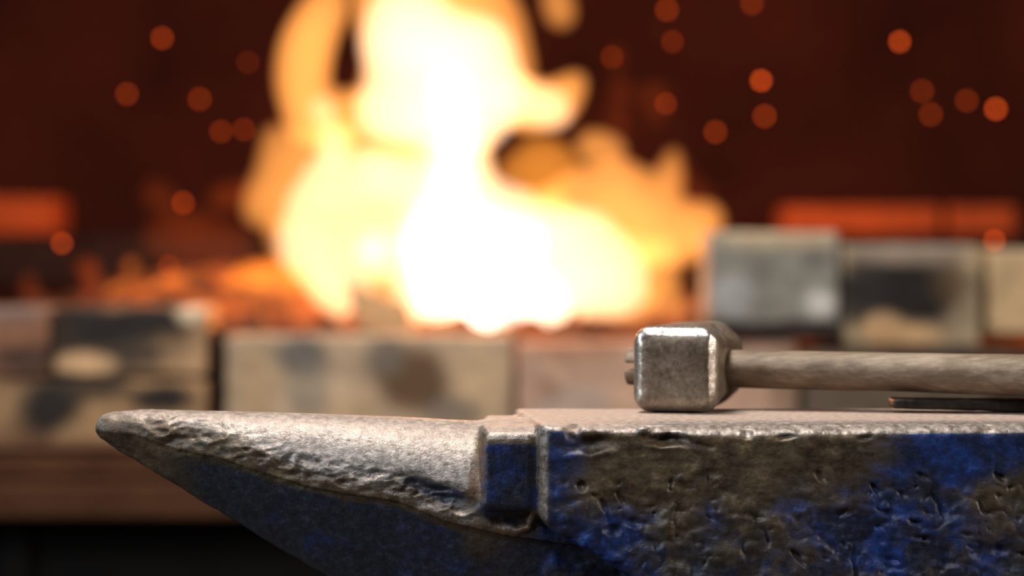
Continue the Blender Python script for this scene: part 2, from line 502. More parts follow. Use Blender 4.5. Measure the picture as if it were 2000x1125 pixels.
def anvil_full(x, y, z):
    d = anvil_base(x, y, z)
    n1 = fbm(x, y, z, 42, 4, 1.0)
    n2 = fbm(x, y, z * 1.5, 130, 3, 5.0)
    isbody = sstep(.010, .020, x)
    top = sstep(-.012, -.002, z)
    ishorn = 1 - sstep(-.028, -.014, x)
    zr = np.interp(x, RX, RZ)
    # hammered flow lines in a band above the ridge of the horn
    band = np.exp(-((z - (zr + .008)) / .0075) ** 2) * ishorn * sstep(-.205, -.17, x)
    flow = np.abs(fbm(x * .7 + z * .8, y, z * 1.4 - x * .35, 115, 3, 9.0))
    flow2 = fbm(x * .6, y, z * 1.2 - x * .4, 60, 3, 19.0)
    amp = .00065 * (1 - .85 * top) * (.35 + .65 * isbody) + .0001
    d = d + amp * n1 + .00028 * n2 * (1 - .6 * top)
    d = d + band * (.0072 * (flow - .22) + .0030 * flow2)
    low = isbody * sstep(-.018, -.045, z)
    n3 = fbm(x, y, z, 78, 3, 41.)
    n4 = np.abs(fbm(x * .8, y, z, 150, 2, 47.))
    d = d + low * (.0021 * n3 + .0018 * (.3 - n4)) + .35 * isbody * .0012 * n3 * sstep(-.004, -.012, z)
    under = ishorn * sstep(.002, -.006, z - zr) + (1 - ishorn) * (1 - isbody) * sstep(-.048, -.056, z)
    d = d + under * .0006 * n3
    d = d + .0009 * (np.abs(n2)) * sstep(.001, -.004, z - zr) * ishorn * .6
    # overlapping lip of metal and weld bead between horn and block
    m = (z < -.025) & (x > -.12) & (x < .03) & (y < 1.35)
    if m.any():
        xs, ys, zs = x[m], y[m], z[m]
        wz = .0034 * fbm(xs, ys, zs, 110, 3, 3.3)
        b = np.full(xs.shape, 1.0)
        for i in range(len(BEAD) - 1):
            r0 = .0018; r1 = .0018
            b = np.minimum(b, seg(xs, ys, zs + wz, BEAD[i], BEAD[i + 1], r0, r1))
        dm = smin(d[m], b, .0025)
        for (hx_, hz_, ha, hb_, til, dep) in ((850, 962, 62, 17, -.30, .0032), (668, 938, 26, 9, -.15, .0022), (905, 985, 26, 9, -.2, .002), (1000, 1022, 32, 8, -.1, .0022), (760, 946, 30, 10, -.5, .0014), (700, 936, 12, 8, 0, .0018)):
            u0, v0 = xs - PX(hx_, 1.325), zs + wz - PZ(hz_, 1.325)
            ct, st = math.cos(til), math.sin(til)
            u, v = (u0 * ct + v0 * st) / (ha / 3920.), (-u0 * st + v0 * ct) / (hb_ / 3920.)
            dm = dm + dep * np.exp(-(u * u + v * v) ** 1.4)
        d[m] = dm
    m = (y < 1.309) & (x > .012)
    if m.any():
        xs, ys, zs = x[m], y[m], z[m]; dm = d[m]
        jx = .0009 * vnoise(xs * 260, ys * 260, zs * 260); jz = .0009 * vnoise(xs * 260 + 9, ys * 260, zs * 260 + 5)
        for (px, py, rx, ry, dep, til) in for_scoops:
            cx, cz = PX(px, 1.30), PZ(py, 1.30)
            ax_, az_ = rx / 4000.0, ry / 4000.0
            R = max(ax_, az_) * 1.7 + .003
            k = (np.abs(xs - cx) < R) & (np.abs(zs - cz) < R)
            if not k.any(): continue
            u0, v0 = xs[k] - cx + jx[k], zs[k] - cz + jz[k]
            ct, st = math.cos(til), math.sin(til)
            u, v = (u0 * ct - v0 * st) / ax_, (u0 * st + v0 * ct) / az_
            r2 = u * u + v * v
            dm[k] += dep * .00085 * np.exp(-(r2 ** 1.6))
            # raised lower lip
            if dep > 1.5: dm[k] -= dep * .00018 * np.exp(-((u) ** 2) - ((v + 1.35) / .35) ** 2)
        s = np.minimum(seg(xs + jx, ys, zs, (SLOT[0].x, 1.30, SLOT[0].z - FACE_Z), (SLOT[1].x, 1.30, SLOT[1].z - FACE_Z), .0012, .0017),
                       seg(xs + jx, ys, zs, (SLOT[1].x, 1.30, SLOT[1].z - FACE_Z), (SLOT[2].x, 1.30, SLOT[2].z - FACE_Z), .0017, .0014))
        dm = smax(dm, -s, .0008)
        # chips and burr along the front edge of the face
        ed = np.exp(-((zs + .002) / .004) ** 2)
        dm = dm + ed * (.0010 * np.maximum(0, vnoise(xs * 120, zs * 0 + 3.3, zs * 30)) + .0004 * vnoise(xs * 420, ys * 200, zs * 200))
        btn = np.sqrt(((xs - PX(1258, 1.3)) / .0036) ** 2 + ((zs + .0032) / .0023) ** 2 + ((ys - 1.3014) / .0026) ** 2) - 1
        dm = smin(dm, btn * .0022, .001)
        d[m] = dm
    return d


pos, quads = nets(anvil_base, (-.2200, 1.292, -.092), (.380, 1.434, .0085), .0009, anvil_full, slab=48, project=1)
x, y, z = pos.T
# wear pattern: where paint, rust and bare steel lie, plus painted light
e = .0018
gx = anvil_base(x + e, y, z) - anvil_base(x - e, y, z); gy = anvil_base(x, y + e, z) - anvil_base(x, y - e, z); gz = anvil_base(x, y, z + e) - anvil_base(x, y, z - e)
gl = np.sqrt(gx ** 2 + gy ** 2 + gz ** 2) + 1e-9
nzv, nyv, nxv = gz / gl, gy / gl, gx / gl
px = 1000 + x / y * F; py = HOR + (CAM_H - z) / y * F
zr = np.interp(x, RX, RZ)
ishorn = 1 - sstep(-.024, -.012, x); isbody = sstep(.010, .020, x)
big = fbm(x, y, z, 22, 4, 31.0)
blob = fbm(x, y, z, 60, 3, 77.0)
def gauss(cx, cz, rx, rz, yy=1.30):
    return np.exp(-((x - PX(cx, yy)) / (rx / 4000.)) ** 2 - ((z - PZ(cz, yy)) / (rz / 4000.)) ** 2)
hp = .95 * sstep(.001, -.006, z - zr) * sstep(-.195, -.14, x) + .30 * np.exp(-((z - zr - .007) / .006) ** 2) * sstep(-.15, -.11, x)
hp = hp * ishorn
uq = np.exp(-((x - PX(930, 1.33)) / .009) ** 2 - ((z - PZ(1060, 1.33)) / .009) ** 2)
bp = .46 + .20 * sstep(-.028, -.052, z) + .75 * gauss(1900, 870, 150, 55) + .45 * gauss(1090, 900, 40, 70) + .75 * gauss(1150, 1070, 110, 70) + .35 * gauss(1800, 1000, 160, 90) \
    - .55 * gauss(1420, 880, 240, 75) - .25 * gauss(1660, 910, 90, 70) - .3 * gauss(1960, 990, 60, 40)
sp = .75 * sstep(-.0085, -.0125, z)
paint = hp + isbody * (bp + (.65 - bp) * sstep(-.002, .003, -(x - .0138) * .53 - (z + .0475) * .848 - .0)) + (1 - ishorn) * (1 - isbody) * (sp + (.75 - sp) * sstep(-.045, -.048, z))
n3v = fbm(x, y, z, 78, 3, 41.); n4v = np.abs(fbm(x * .8, y, z, 150, 2, 47.))
raised = sstep(.02, .30, -n3v) * .55 + sstep(.12, .30, n4v - n3v * .5) * 0
paint = np.clip(paint + (.25 + .25 * isbody) * big + .18 * blob - .38 * raised * isbody * sstep(-.018, -.034, z) - .6 * uq, 0, 1) * (1 - sstep(.35, .75, nzv))
hb = sstep(-.0015, .010, z - zr + .003 * big) * sstep(-.16, -.10, x) * .55 + .45 * sstep(.1, .8, nzv)
hb = (hb * (1 - .55 * np.exp(-((z - zr - .004) / .006) ** 2)) + .12) * sstep(-.006, .004, z - zr)
bare = ishorn * hb + (1 - ishorn) * sstep(.25, .7, nzv) + .7 * sstep(-.013, -.0125, x) * 0
bare = bare + .8 * np.exp(-((x + .2150) / .005) ** 2) * sstep(-.012, -.006, z)  # paler steel at the horn tip paints in its highlight
bare = bare + (1 - ishorn) * (1 - isbody) * .6 * sstep(-.010, -.006, z)
seglip = np.full(x.shape, 1.0)
for i in range(len(BEAD) - 1): seglip = np.minimum(seglip, seg(x, y, z, BEAD[i], BEAD[i + 1], 0, 0))
lip = np.exp(-(seglip / .0045) ** 2)
pu, pv = (x - PX(850, 1.325)), (z + .003 * blob - PZ(958, 1.325))
pocket = np.exp(-((pu * .955 - pv * .296) / .020) ** 4 - ((pu * .296 + pv * .955) / .0052) ** 4) * ishorn
bare = bare * (1 - .9 * pocket); paint = np.maximum(paint, .85 * pocket)
valley = np.exp(-((x - PX(930, 1.317)) / .0040) ** 2) * sstep(-.044, -.036, z) * (y < 1.345)
bare = np.clip(bare + .35 * lip - .6 * valley * sstep(-.002, -.007, z), 0, 1); paint = paint * (1 - .8 * lip) * (1 - valley)
paint = paint * (1 - np.exp(-((x - .0150) / .0026) ** 4) * (y < 1.312) * sstep(-.052, -.046, z))
bare = np.clip(bare + .5 * np.exp(-((x - .0150) / .0026) ** 4) * (y < 1.312) * sstep(-.050, -.046, z), 0, 1)
rust = np.clip(lip * .9 + .35 * gauss(1420, 860, 200, 40) + .9 * np.exp(-((x - PX(930, 1.32)) / .0035) ** 2) * (z > -.045) * (1 - isbody)
               + .7 * gauss(1025, 950, 20, 70, 1.312) + .3 * sstep(.1, .4, big), 0, 1)
vivid = np.clip((1 - sstep(1.305, 1.309, y)) * .9 * gauss(1880, 870, 170, 60) + (1 - sstep(1.305, 1.309, y)) * gauss(1150, 1075, 70, 60) + .5 * gauss(1100, 1010, 40, 60) + .5 * gauss(1760, 1030, 200, 60) + .6 * gauss(1730, 1110, 60, 30)
                + .45 * (1 - ishorn) * (1 - isbody) * sstep(-.046, -.044, z) + .25 * isbody + .45 * blob, 0, 1)
painted_glow = (1 - ishorn) * sstep(.75, .95, nzv) * (1 - .85 * isbody * sstep(1.345, 1.312, y) * sstep(.03, .08, x)) + .5 * ishorn * sstep(.6, .95, nzv)  # light painted on level tops, fading towards the front edge
attrs = {'painted_glow': painted_glow, 'vivid': vivid, 'paint': paint, 'bare': bare, 'rust': rust}
pos_w = pos + np.array([0, 0, FACE_Z], np.float32)
anvil = empty('anvil', (0.13, YC, 0.50))
tag(anvil, 'large scarred steel anvil with worn blue paint and pointed horn at left', 'anvil')
AL = tuple(anvil.location)
qc = pos[quads].mean(1)
sel_h = (qc[:, 0] < -.0215) | ((qc[:, 2] < -.046) & (qc[:, 0] < .0125) & ((qc[:, 0] < .0) | (qc[:, 2] < -.046)))
sel_t = ~sel_h & (qc[:, 0] + (qc[:, 1] - 1.300) * .11 < .0128)
sel_b = ~sel_h & ~sel_t
# shared smooth normals so that the three parts meet without a seam
tri_n = np.cross(pos[quads[:, 2]] - pos[quads[:, 0]], pos[quads[:, 3]] - pos[quads[:, 1]])
vn = np.zeros_like(pos)
for k in range(4): 
    for c in range(3): vn[:, c] += np.bincount(quads[:, k], tri_n[:, c], len(pos))
vn /= (np.linalg.norm(vn, axis=1, keepdims=True) + 1e-12)
for nm, sel, lab in (('horn', sel_h, 'bare hammered steel horn with dark blue underside'), ('step_block', sel_t, None), ('body', sel_b, 'blue painted pitted body with bright bare top face')):
    o = np_mesh(nm, pos_w, quads[sel], M_ANVIL, anvil, attrs, origin=AL)
    used = np.unique(quads[sel])
    o.data.normals_split_custom_set_from_vertices([tuple(v) for v in vn[used]])
    if lab: o['label'] = lab


def prism(name, levels, mat, parent):
    """stack of rectangles (z, x0, x1, y0, y1) lofted upwards"""
    v = []; f = []
    for (zz, x0, x1, y0, y1) in levels: v += [(x0, y0, zz), (x1, y0, zz), (x1, y1, zz), (x0, y1, zz)]
    for i in range(len(levels) - 1):
        for k in range(4):
            a, b = i * 4 + k, i * 4 + (k + 1) % 4
            f.append((a, b, b + 4, a + 4))
    f.append((3, 2, 1, 0)); q = (len(levels) - 1) * 4; f.append((q, q + 1, q + 2, q + 3))
    me = bpy.data.meshes.new(name); me.from_pydata([tuple(Vector(p) - parent.location) for p in v], [], f); me.update(); me.materials.append(mat)
    o = bpy.data.objects.new(name, me); COL.objects.link(o); o.parent = parent
    b = o.modifiers.new('bevel', 'BEVEL'); b.width = .006; b.segments = 3
    return o


M_ANVIL_LOW = mat_simple('dark_blue_painted_iron', (28, 34, 54), (30, 50, 100), 40, 0.5, 0.1)
prism('waist', [(.546, .02, .27, 1.318, 1.407), (.60, .045, .245, 1.330, 1.395), (.66, .03, .26, 1.325, 1.400), (.7095, -.0, .30, 1.307, 1.418)], M_ANVIL_LOW, anvil)
prism('foot', [(.50, -.04, .33, 1.295, 1.430), (.53, -.04, .33, 1.295, 1.430), (.5455, -.0, .29, 1.31, 1.415)], M_ANVIL_LOW, anvil)


def lathe(name, prof, n, mat, parent=None, c=(0, 0, 0)):
    v = []; f = []
    for r, zz in prof:
        for k in range(n):
            a = 2 * math.pi * k / n; v.append((c[0] + r * math.cos(a), c[1] + r * math.sin(a), c[2] + zz))
    for i in range(len(prof) - 1):
        for k in range(n): f.append((i * n + k, i * n + (k + 1) % n, (i + 1) * n + (k + 1) % n, (i + 1) * n + k))
    f.append(tuple(range(n))[::-1]); f.append(tuple(range((len(prof) - 1) * n, len(prof) * n)))
    me = bpy.data.meshes.new(name); me.from_pydata(v, [], f); me.update(); me.materials.append(mat)
    for p in me.polygons: p.use_smooth = len(p.vertices) == 4
    o = bpy.data.objects.new(name, me); COL.objects.link(o)
    if parent: o.parent = parent
    return o


tag(lathe('wooden_stump', [(.255, 0), (.26, .02), (.25, .25), (.25, .49), (.243, .4995)], 40, M_STUMP, c=(.145, YC, 0)),
    'round wooden stump carrying the anvil', 'stump')

# ------------------------------------------------------------------ the hammer
TH = math.radians(14)
HW, HH, HL = .0450, .0452, .088
hx, hy = PX(1233, 1.386), 1.386
Rz = np.array([[math.cos(TH), math.sin(TH)], [-math.sin(TH), math.cos(TH)]])   # local x -> right & nearer, local y -> back & right
hammer = empty('hammer', (hx + .02, hy + .04, FACE_Z + .0002))
tag(hammer, 'square-faced forging hammer with wooden handle lying on the anvil face', 'hammer')


def to_world(p):
    q = p.copy()
    q[:, 0] = hx + p[:, 0] * Rz[0, 0] + p[:, 1] * Rz[0, 1]
    q[:, 1] = hy + p[:, 0] * Rz[1, 0] + p[:, 1] * Rz[1, 1]
    q[:, 2] = p[:, 2] + FACE_Z + .0002
    return q


def head(x, y, z):
    cx, cz = HW / 2, HH / 2
    ax_, az_ = np.abs(x - cx), np.abs(z - cz)
    d = rbox(x, y, z, (cx, HL / 2, cz), (HW / 2, HL / 2, HH / 2), .0040)
    # struck edges of the front face: worn round at left, top and bottom, a flat facet at right
    d = smax(d, (.0056 - x) * .62 - y * .78, .004)
    d = smax(d, (z - (HH - .0054)) * .56 - y * .83, .004)
    d = smax(d, (.0040 - z) * .75 - y * .66 - .0005, .004)
    d = smax(d, (x - (HW - .0048)) * .80 - y * .60, .0012)
    # corners broken more and more towards the back of the head
    z = cz + (z - cz) * (1 + .05 * np.clip((y - .01) / .07, 0, 1))
    ch = np.interp(y, [0, .014, .022, HL], [.0395, .0395, .0372, .0345])
    d = smax(d, (ax_ + az_ - ch) * .7071, .003)
    # cheeks slightly hollow beside the eye
    hol = seg(x, y, z, (HW + .0185, .036, cz), (HW + .0185, .060, cz), .0195, .0195)
    hol = np.minimum(hol, seg(x, y, z, (-.0185, .036, cz), (-.0185, .060, cz), .0195, .0195))
    d = smax(d, -hol, .004)
    return d


def head_full(x, y, z):
    d = head(x, y, z) + .00035 * fbm(x, y, z, 60, 3, 2.0) + .00016 * fbm(x, y, z, 240, 2, 4.0)
    return d


hp_, hq = nets(head, (-.004, -.004, -.003), (HW + .004, HL + .004, HH + .003), .0007, head_full)
hb = np.clip(1 - sstep(.0, .0016, np.abs(rbox(hp_[:, 0], hp_[:, 1], hp_[:, 2], (HW / 2, HL / 2, HH / 2), (HW / 2, HL / 2, HH / 2), .0001)) - .0008), 0, 1)
ex = HW / 2 - np.abs(hp_[:, 0] - HW / 2); ez = HH / 2 - np.abs(hp_[:, 2] - HH / 2); ey = hp_[:, 1]
ss = np.sort(np.stack([ex, ez, ey, HL - ey], 1), 1)
hbare_glint = .75 * (1 - sstep(.0030, .0070, ss[:, 1])) * sstep(.004, .012, hp_[:, 2]) + .3 * (hp_[:, 0] < .008) * (1 - sstep(.003, .009, ss[:, 1])) + .45 * sstep(HH - .006, HH - .001, hp_[:, 2])  # worn edges, left edge brightened further to paint its highlight
HLc = tuple(hammer.location)
np_mesh('hammer_head', to_world(hp_), hq, M_HAMMER, hammer, {'bare': hbare_glint}, origin=HLc)

HYC = .048          # along the head


def handle(x, y, z):
    cz = .0212 - .010 * (x - HW) + .0
    rz = .0100 + .004 * np.clip(x - .05, 0, .3); ry = .0125 + .004 * np.clip(x - .05, 0, .3)
    q = np.sqrt(((y - HYC) / ry) ** 2 + ((z - cz) / rz) ** 2)
    d = (q - 1) * .0105
    d = smax(d, -(x + .0115), .0012)
    d = smax(d, x - .31, .004)
    kerf = rbox(x, y, z, (-.010, HYC, cz + .0004), (.022, .02, .0019), .0003)
    d = np.maximum(d, -kerf)
    notch = rbox(x, y, z, (-.012, HYC - .008, .0085), (.004, .004, .0030), .0005)
    return np.maximum(d, -notch)


def handle_full(x, y, z):
    return handle(x, y, z) + .0003 * fbm(x * .25, y, z, 120, 3, 6.0) + .0006 * fbm(x * .5, y * .5, z * .5, 30, 2, 8.0)


np_, nq = nets(handle, (-.016, HYC - .018, -.002), (.316, HYC + .018, .040), .0009, handle_full)
np_mesh('handle', to_world(np_), nq, M_WOOD, hammer, origin=HLc)

# ------------------------------------------------------------------ the flat iron bar under the handle
BX0 = PX(1738, 1.40)


def bar(x, y, z):
    u = x - BX0
    zc = np.interp(u, [0, .06, .09, .2], [.0046, .0036, .0034, .0034])
    th = np.interp(u, [0, .045, .07, .2], [.0026, .0028, .0034, .0034])
    yc = 1.397 - .05 * u
    return rbox(x, y, (z - zc) * (.0030 / th), (BX0 + .1, 0 * yc + 1.395, 0), (.10, .0095, .0030), .0014)


def bar_full(x, y, z): return bar(x, y, z) + .0003 * fbm(x, y, z, 110, 3, 3.0) + .0002 * fbm(x, y, z, 330, 2, 1.0)


bp_, bq = nets(bar, (BX0 - .004, 1.380, -.0015), (BX0 + .205, 1.410, .0105), .0008, bar_full)
bw = bp_ + np.array([0, 0, FACE_Z + .0002], np.float32)
tag(np_mesh('iron_bar', bw, bq, M_DARK_IRON, None), 'flat black iron bar lying on the anvil under the hammer handle', 'bar')


# ------------------------------------------------------------------ bricks
def brick(px0, px1, py0, py1, Y, depth, base, patches=(), label='', seed=0, group=None, rough=.0010):
    x0, x1 = PX(px0, Y), PX(px1, Y); z1, z0 = PZ(py0, Y), PZ(py1, Y)
    h = .0035
    cx, cy, cz = (x0 + x1) / 2, Y + depth / 2, (z0 + z1) / 2
    fn = lambda x, y, z: rbox(x, y, z, (cx, cy, cz), ((x1 - x0) / 2, depth / 2, (z1 - z0) / 2), .004) + rough * 1.2 * fbm(x, y, z, 45, 2, seed * 3.7) + rough * .6
    p, q = nets(fn, (x0 - .006, Y - .006, z0 - .006), (x1 + .006, Y + depth + .006, z1 + .006), h, None, 64, 1)
    c = np.tile(np.array(lin(base)[:3]), (len(p), 1))
    n = fbm(p[:, 0], p[:, 1], p[:, 2], 14, 3, seed * 1.3)
    c *= (1 + .22 * n)[:, None]
    for (ax, ay, rx, ry, col, st) in patches:      # soot and burnt marks, given on the front face
        dx = (p[:, 0] - PX(ax, Y)) / (rx * Y / F); dz = (p[:, 2] - PZ(ay, Y)) / (ry * Y / F)
        dd = np.sqrt(dx * dx + dz * dz) + .55 * fbm(p[:, 0], p[:, 1], p[:, 2], 26, 3, seed + 5.)
        w = (st * (1 - sstep(.55, 1.25, dd)))[:, None]
        c = c * (1 - w) + np.array(lin(col)[:3]) * w
    p = p + np.array([0, 0, FACE_Z], np.float32)
    o = np_mesh('firebrick', p, q, M_BRICK, None, {'tint': c}, origin=(cx, cy, z0 + FACE_Z))
    o.location = (cx, cy, z0 + FACE_Z)
    tag(o, label, 'brick', group)
    return o


YB = 2.30
G1 = 'firebricks along the front of the hearth'
TAN, DK, PALE, GRY = (176, 140, 104), (46, 41, 38), (214, 172, 128), (170, 168, 164)
brick(-190, 97, 601, 738, YB, .11, (150, 104, 78), [(45, 705, 70, 40, (72, 54, 46), .9), (20, 610, 60, 25, (120, 110, 106), .6)],
      'brown firebrick at the left edge of the hearth wall, upper course', 1, G1)
brick(100, 404, 600, 738, YB, .11, TAN, [(225, 640, 150, 55, DK, 1), (115, 680, 34, 80, (60, 48, 40), .95), (270, 690, 80, 40, (56, 50, 46), .9), (290, 735, 80, 20, (76, 58, 46), .9), (168, 712, 60, 22, PALE, 1), (372, 610, 26, 20, (222, 200, 168), .8)],
      'firebrick with a wide black soot band, upper course left of the dark gap', 2, G1)
brick(-190, 404, 741, 884, YB, .11, (166, 130, 94), [(100, 800, 66, 66, DK, 1), (40, 742, 60, 16, (84, 62, 50), .7), (190, 752, 90, 34, (62, 52, 44), .9), (310, 776, 74, 34, DK, 1), (150, 884, 260, 34, (96, 62, 44), .85), (20, 860, 60, 40, (110, 80, 58), .6)],
      'long firebrick with round black scorch marks, lower course at left', 3, G1)
brick(438, 1002, 655, 893, YB, .064, (180, 154, 126), [(585, 690, 58, 44, (98, 94, 90), .9), (600, 770, 40, 70, (134, 124, 110), .6), (795, 750, 84, 76, (96, 72, 50), .95), (500, 760, 40, 80, (186, 154, 114), .6), (930, 760, 50, 90, (200, 168, 130), .6), (750, 700, 40, 40, (118, 108, 98), .7), (880, 810, 60, 34, (104, 96, 88), .7), (700, 800, 60, 40, (196, 166, 124), .5)],
      'large pale grey firebrick standing on edge below the fire', 4, G1)
brick(407, 436, 640, 884, YB + .02, .06, (48, 28, 20), [], 'added dark filler blocking firelight in the gap left of the pale grey brick', 15, G1)  # added filler, keeps the gap dark and stops firelight spilling through
brick(1010, 1562, 668, 905, YB, .064, (188, 152, 128), [(1100, 680, 120, 26, (170, 120, 92), .7), (1110, 790, 70, 40, (176, 158, 146), .6), (1065, 760, 30, 26, (150, 112, 88), .6), (1540, 740, 40, 80, (110, 92, 74), .6)],
      'pinkish firebrick standing on edge behind the hammer', 5, G1)
brick(1572, 2120, 682, 905, YB, .064, (96, 82, 68), [(1820, 700, 200, 24, (56, 46, 40), .8), (1990, 740, 60, 90, (44, 36, 30), .8)],
      'sooty dark brown firebrick behind the hammer handle', 6, G1)
G2 = 'firebricks stacked at the right of the fire'
plate = box_obj('iron_plate', (PX(1374, YB - .004), YB - .004, FACE_Z + PZ(663, YB)), (PX(1642, YB), YB + .115, FACE_Z + PZ(636, YB)), M_PLATE, None, .002)
tag(plate, 'thin burnt iron plate under the light grey brick', 'plate')
brick(1384, 1640, 452, 635, YB, .114, (138, 134, 124), [(1500, 468, 130, 26, (196, 174, 140), .8), (1490, 520, 34, 36, (110, 106, 100), .6), (1590, 505, 32, 24, (118, 112, 104), .7), (1600, 590, 42, 36, (220, 214, 204), .9), (1430, 570, 42, 40, (166, 164, 162), .8), (1505, 600, 36, 26, (118, 112, 102), .6)],
      'light grey firebrick right beside the fire', 7, G2)
brick(1646, 1918, 478, 680, YB, .114, (168, 146, 116), [(1768, 575, 140, 74, (40, 35, 32), 1), (1690, 560, 46, 90, (48, 44, 42), .9), (1860, 560, 40, 40, (96, 74, 52), .6), (1728, 640, 44, 34, (198, 160, 116), 1), (1760, 652, 76, 24, (196, 156, 112), .9), (1760, 494, 130, 22, (150, 132, 118), .8), (1880, 640, 36, 40, (150, 132, 108), .7)],
      'firebrick with a black scorched front and tan patch, right of the light grey brick', 8, G2)
brick(1932, 2230, 486, 656, YB, .114, (192, 162, 122), [(2010, 470, 80, 30, (150, 132, 112), .6)],
      'tan firebrick cut off by the right edge of the photo', 9, G2)
G3 = 'firebricks of the rear hearth wall lit by the fire'
YR = 3.02
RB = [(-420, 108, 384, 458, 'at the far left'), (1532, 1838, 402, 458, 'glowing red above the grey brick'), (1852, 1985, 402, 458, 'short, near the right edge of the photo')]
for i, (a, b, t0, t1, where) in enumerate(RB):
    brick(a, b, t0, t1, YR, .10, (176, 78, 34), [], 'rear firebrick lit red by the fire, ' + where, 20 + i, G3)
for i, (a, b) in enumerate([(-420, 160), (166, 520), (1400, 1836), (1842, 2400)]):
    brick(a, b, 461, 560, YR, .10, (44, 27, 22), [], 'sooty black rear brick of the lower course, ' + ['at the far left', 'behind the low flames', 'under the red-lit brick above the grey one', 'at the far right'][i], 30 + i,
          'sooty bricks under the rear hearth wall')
# brick fragment in front of the flames
def chunk(x, y, z):
    c = P(750, 620, 2.43)
    a = .32
    u = (x - c.x) * math.cos(a) + (z - c.z + FACE_Z) * math.sin(a) * -1 * -1
    v = -(x - c.x) * math.sin(a) * -1 + (z - c.z + FACE_Z) * math.cos(a)
    return rbox(u, y, v, (0, c.y, 0), (.023, .016, .019), .003) + .0012 * fbm(x, y, z, 60, 2, 4.)
c0 = P(750, 620, 2.43)
p, q = nets(chunk, (c0.x - .04, 2.39, c0.z - FACE_Z - .04), (c0.x + .04, 2.47, c0.z - FACE_Z + .04), .003)
p = p + np.array([0, 0, FACE_Z], np.float32)
o = np_mesh('brick_fragment', p, q, M_BRICK, None, {'tint': np.tile(np.array(lin((205, 165, 118))[:3]), (len(p), 1))})
tag(o, 'broken tan brick fragment tilted at the foot of the fire', 'brick fragment')

# ------------------------------------------------------------------ the forge table
forge = empty('forge', (0, 2.7, 0))
tag(forge, 'rusty steel forge table carrying the brick hearth behind the anvil', 'forge')
zt = FACE_Z + PZ(886, YB)
z_c = FACE_Z + PZ(906, YB)
box_obj('hearth_plate', (-.95, YB - .02, FACE_Z + PZ(932, YB)), (1.1, 3.30, z_c - .001), M_RUST, forge, .004)
box_obj('left_shim', (PX(-260, YB), YB - .012, z_c - .0008), (PX(410, YB), YB + .115, zt - .001), M_RUST, forge, .002)
box_obj('front_rail', (-.95, YB - .035, FACE_Z + PZ(1016, YB - .035)), (1.1, YB + .02, FACE_Z + PZ(944, YB - .035)), M_RUST, forge, .004)
box_obj('rail_seam', (-.95, YB - .01, FACE_Z + PZ(946, YB)), (1.1, 3.2, FACE_Z + PZ(930, YB)), M_PANEL, forge)
box_obj('front_panel', (-.93, YB + .02, .12), (1.08, YB + .04, FACE_Z + PZ(1010, YB)), M_PANEL, forge)
for (lx, ly) in ((-.93, YB - .03), (1.04, YB - .03), (-.93, 3.22), (1.04, 3.22), (PX(20, YB), YB - .03)):
    if ly < 3 and lx not in (-.93, 1.04):
        box_obj('panel_strip', (lx - .012, YB + .008, .12), (lx + .012, YB + .0195, FACE_Z + PZ(1018, YB)), M_PANEL, forge)
    else:
        box_obj('leg', (lx, ly, 0), (lx + .05, ly + .05, FACE_Z + PZ(1018, YB)), M_PANEL, forge)

# ------------------------------------------------------------------ coal bed
XC = np.linspace(-.62, .62, 190); YCo = np.linspace(YB + .118, 3.00, 96)
GX, GY = np.meshgrid(XC, YCo, indexing='ij')
basez = PZ(640, 2.45) - .012
hz = basez + .055 * np.exp(-((GX + .30) / .17) ** 2 - ((GY - 2.78) / .12) ** 2) + .02 * np.exp(-((GX - .22) / .10) ** 2 - ((GY - 2.72) / .12) ** 2)
cell = np.abs(fbm(GX, GY, GX * 0 + 2.2, 28, 2, 6.)) * .030 + np.abs(fbm(GX, GY, GX * 0 + 5.2, 70, 2, 2.)) * .010
hz = hz + cell
p = np.stack([GX.ravel(), GY.ravel(), hz.ravel() + FACE_Z], 1).astype(np.float32)
nx_, ny_ = GX.shape
ii, jj = np.meshgrid(np.arange(nx_ - 1), np.arange(ny_ - 1), indexing='ij')
a0 = (ii * ny_ + jj).ravel()
q = np.stack([a0, a0 + ny_, a0 + ny_ + 1, a0 + 1], 1).astype(np.int32)
# skirt and underside so that the heap is solid
pb = p.copy(); pb[:, 2] = z_c + .001
nP = len(p)
q2 = q[:, ::-1] + nP
b1 = np.arange(ny_ - 1); side = [np.stack([b1, b1 + 1, b1 + 1 + nP, b1 + nP], 1), np.stack([b1 + 1, b1, b1 + nP, b1 + 1 + nP], 1) + np.array([(nx_ - 1) * ny_] * 4)]
b2 = np.arange(nx_ - 1) * ny_
side += [np.stack([b2 + ny_, b2, b2 + nP, b2 + ny_ + nP], 1), np.stack([b2, b2 + ny_, b2 + ny_ + nP, b2 + nP], 1) + (ny_ - 1)]
qq = np.concatenate([q, q2] + side).astype(np.int32)
hot = np.exp(-((GX + .14) / .20) ** 2 - ((GY - 2.70) / .22) ** 2) * 1.0 + .35
hot = np.concatenate([hot.ravel(), hot.ravel() * 0])
cb = np_mesh('coal_bed', np.concatenate([p, pb]), qq, M_COAL, None, {'hot': hot})
tag(cb, 'bed of glowing coals behind the front hearth bricks', 'coals', kind='stuff')

# ------------------------------------------------------------------ the fire
fire = empty('fire', (PX(950, 2.6), 2.6, FACE_Z + basez))
tag(fire, 'tall bright orange and white fire rising from the hearth', 'fire')
YF = 2.60


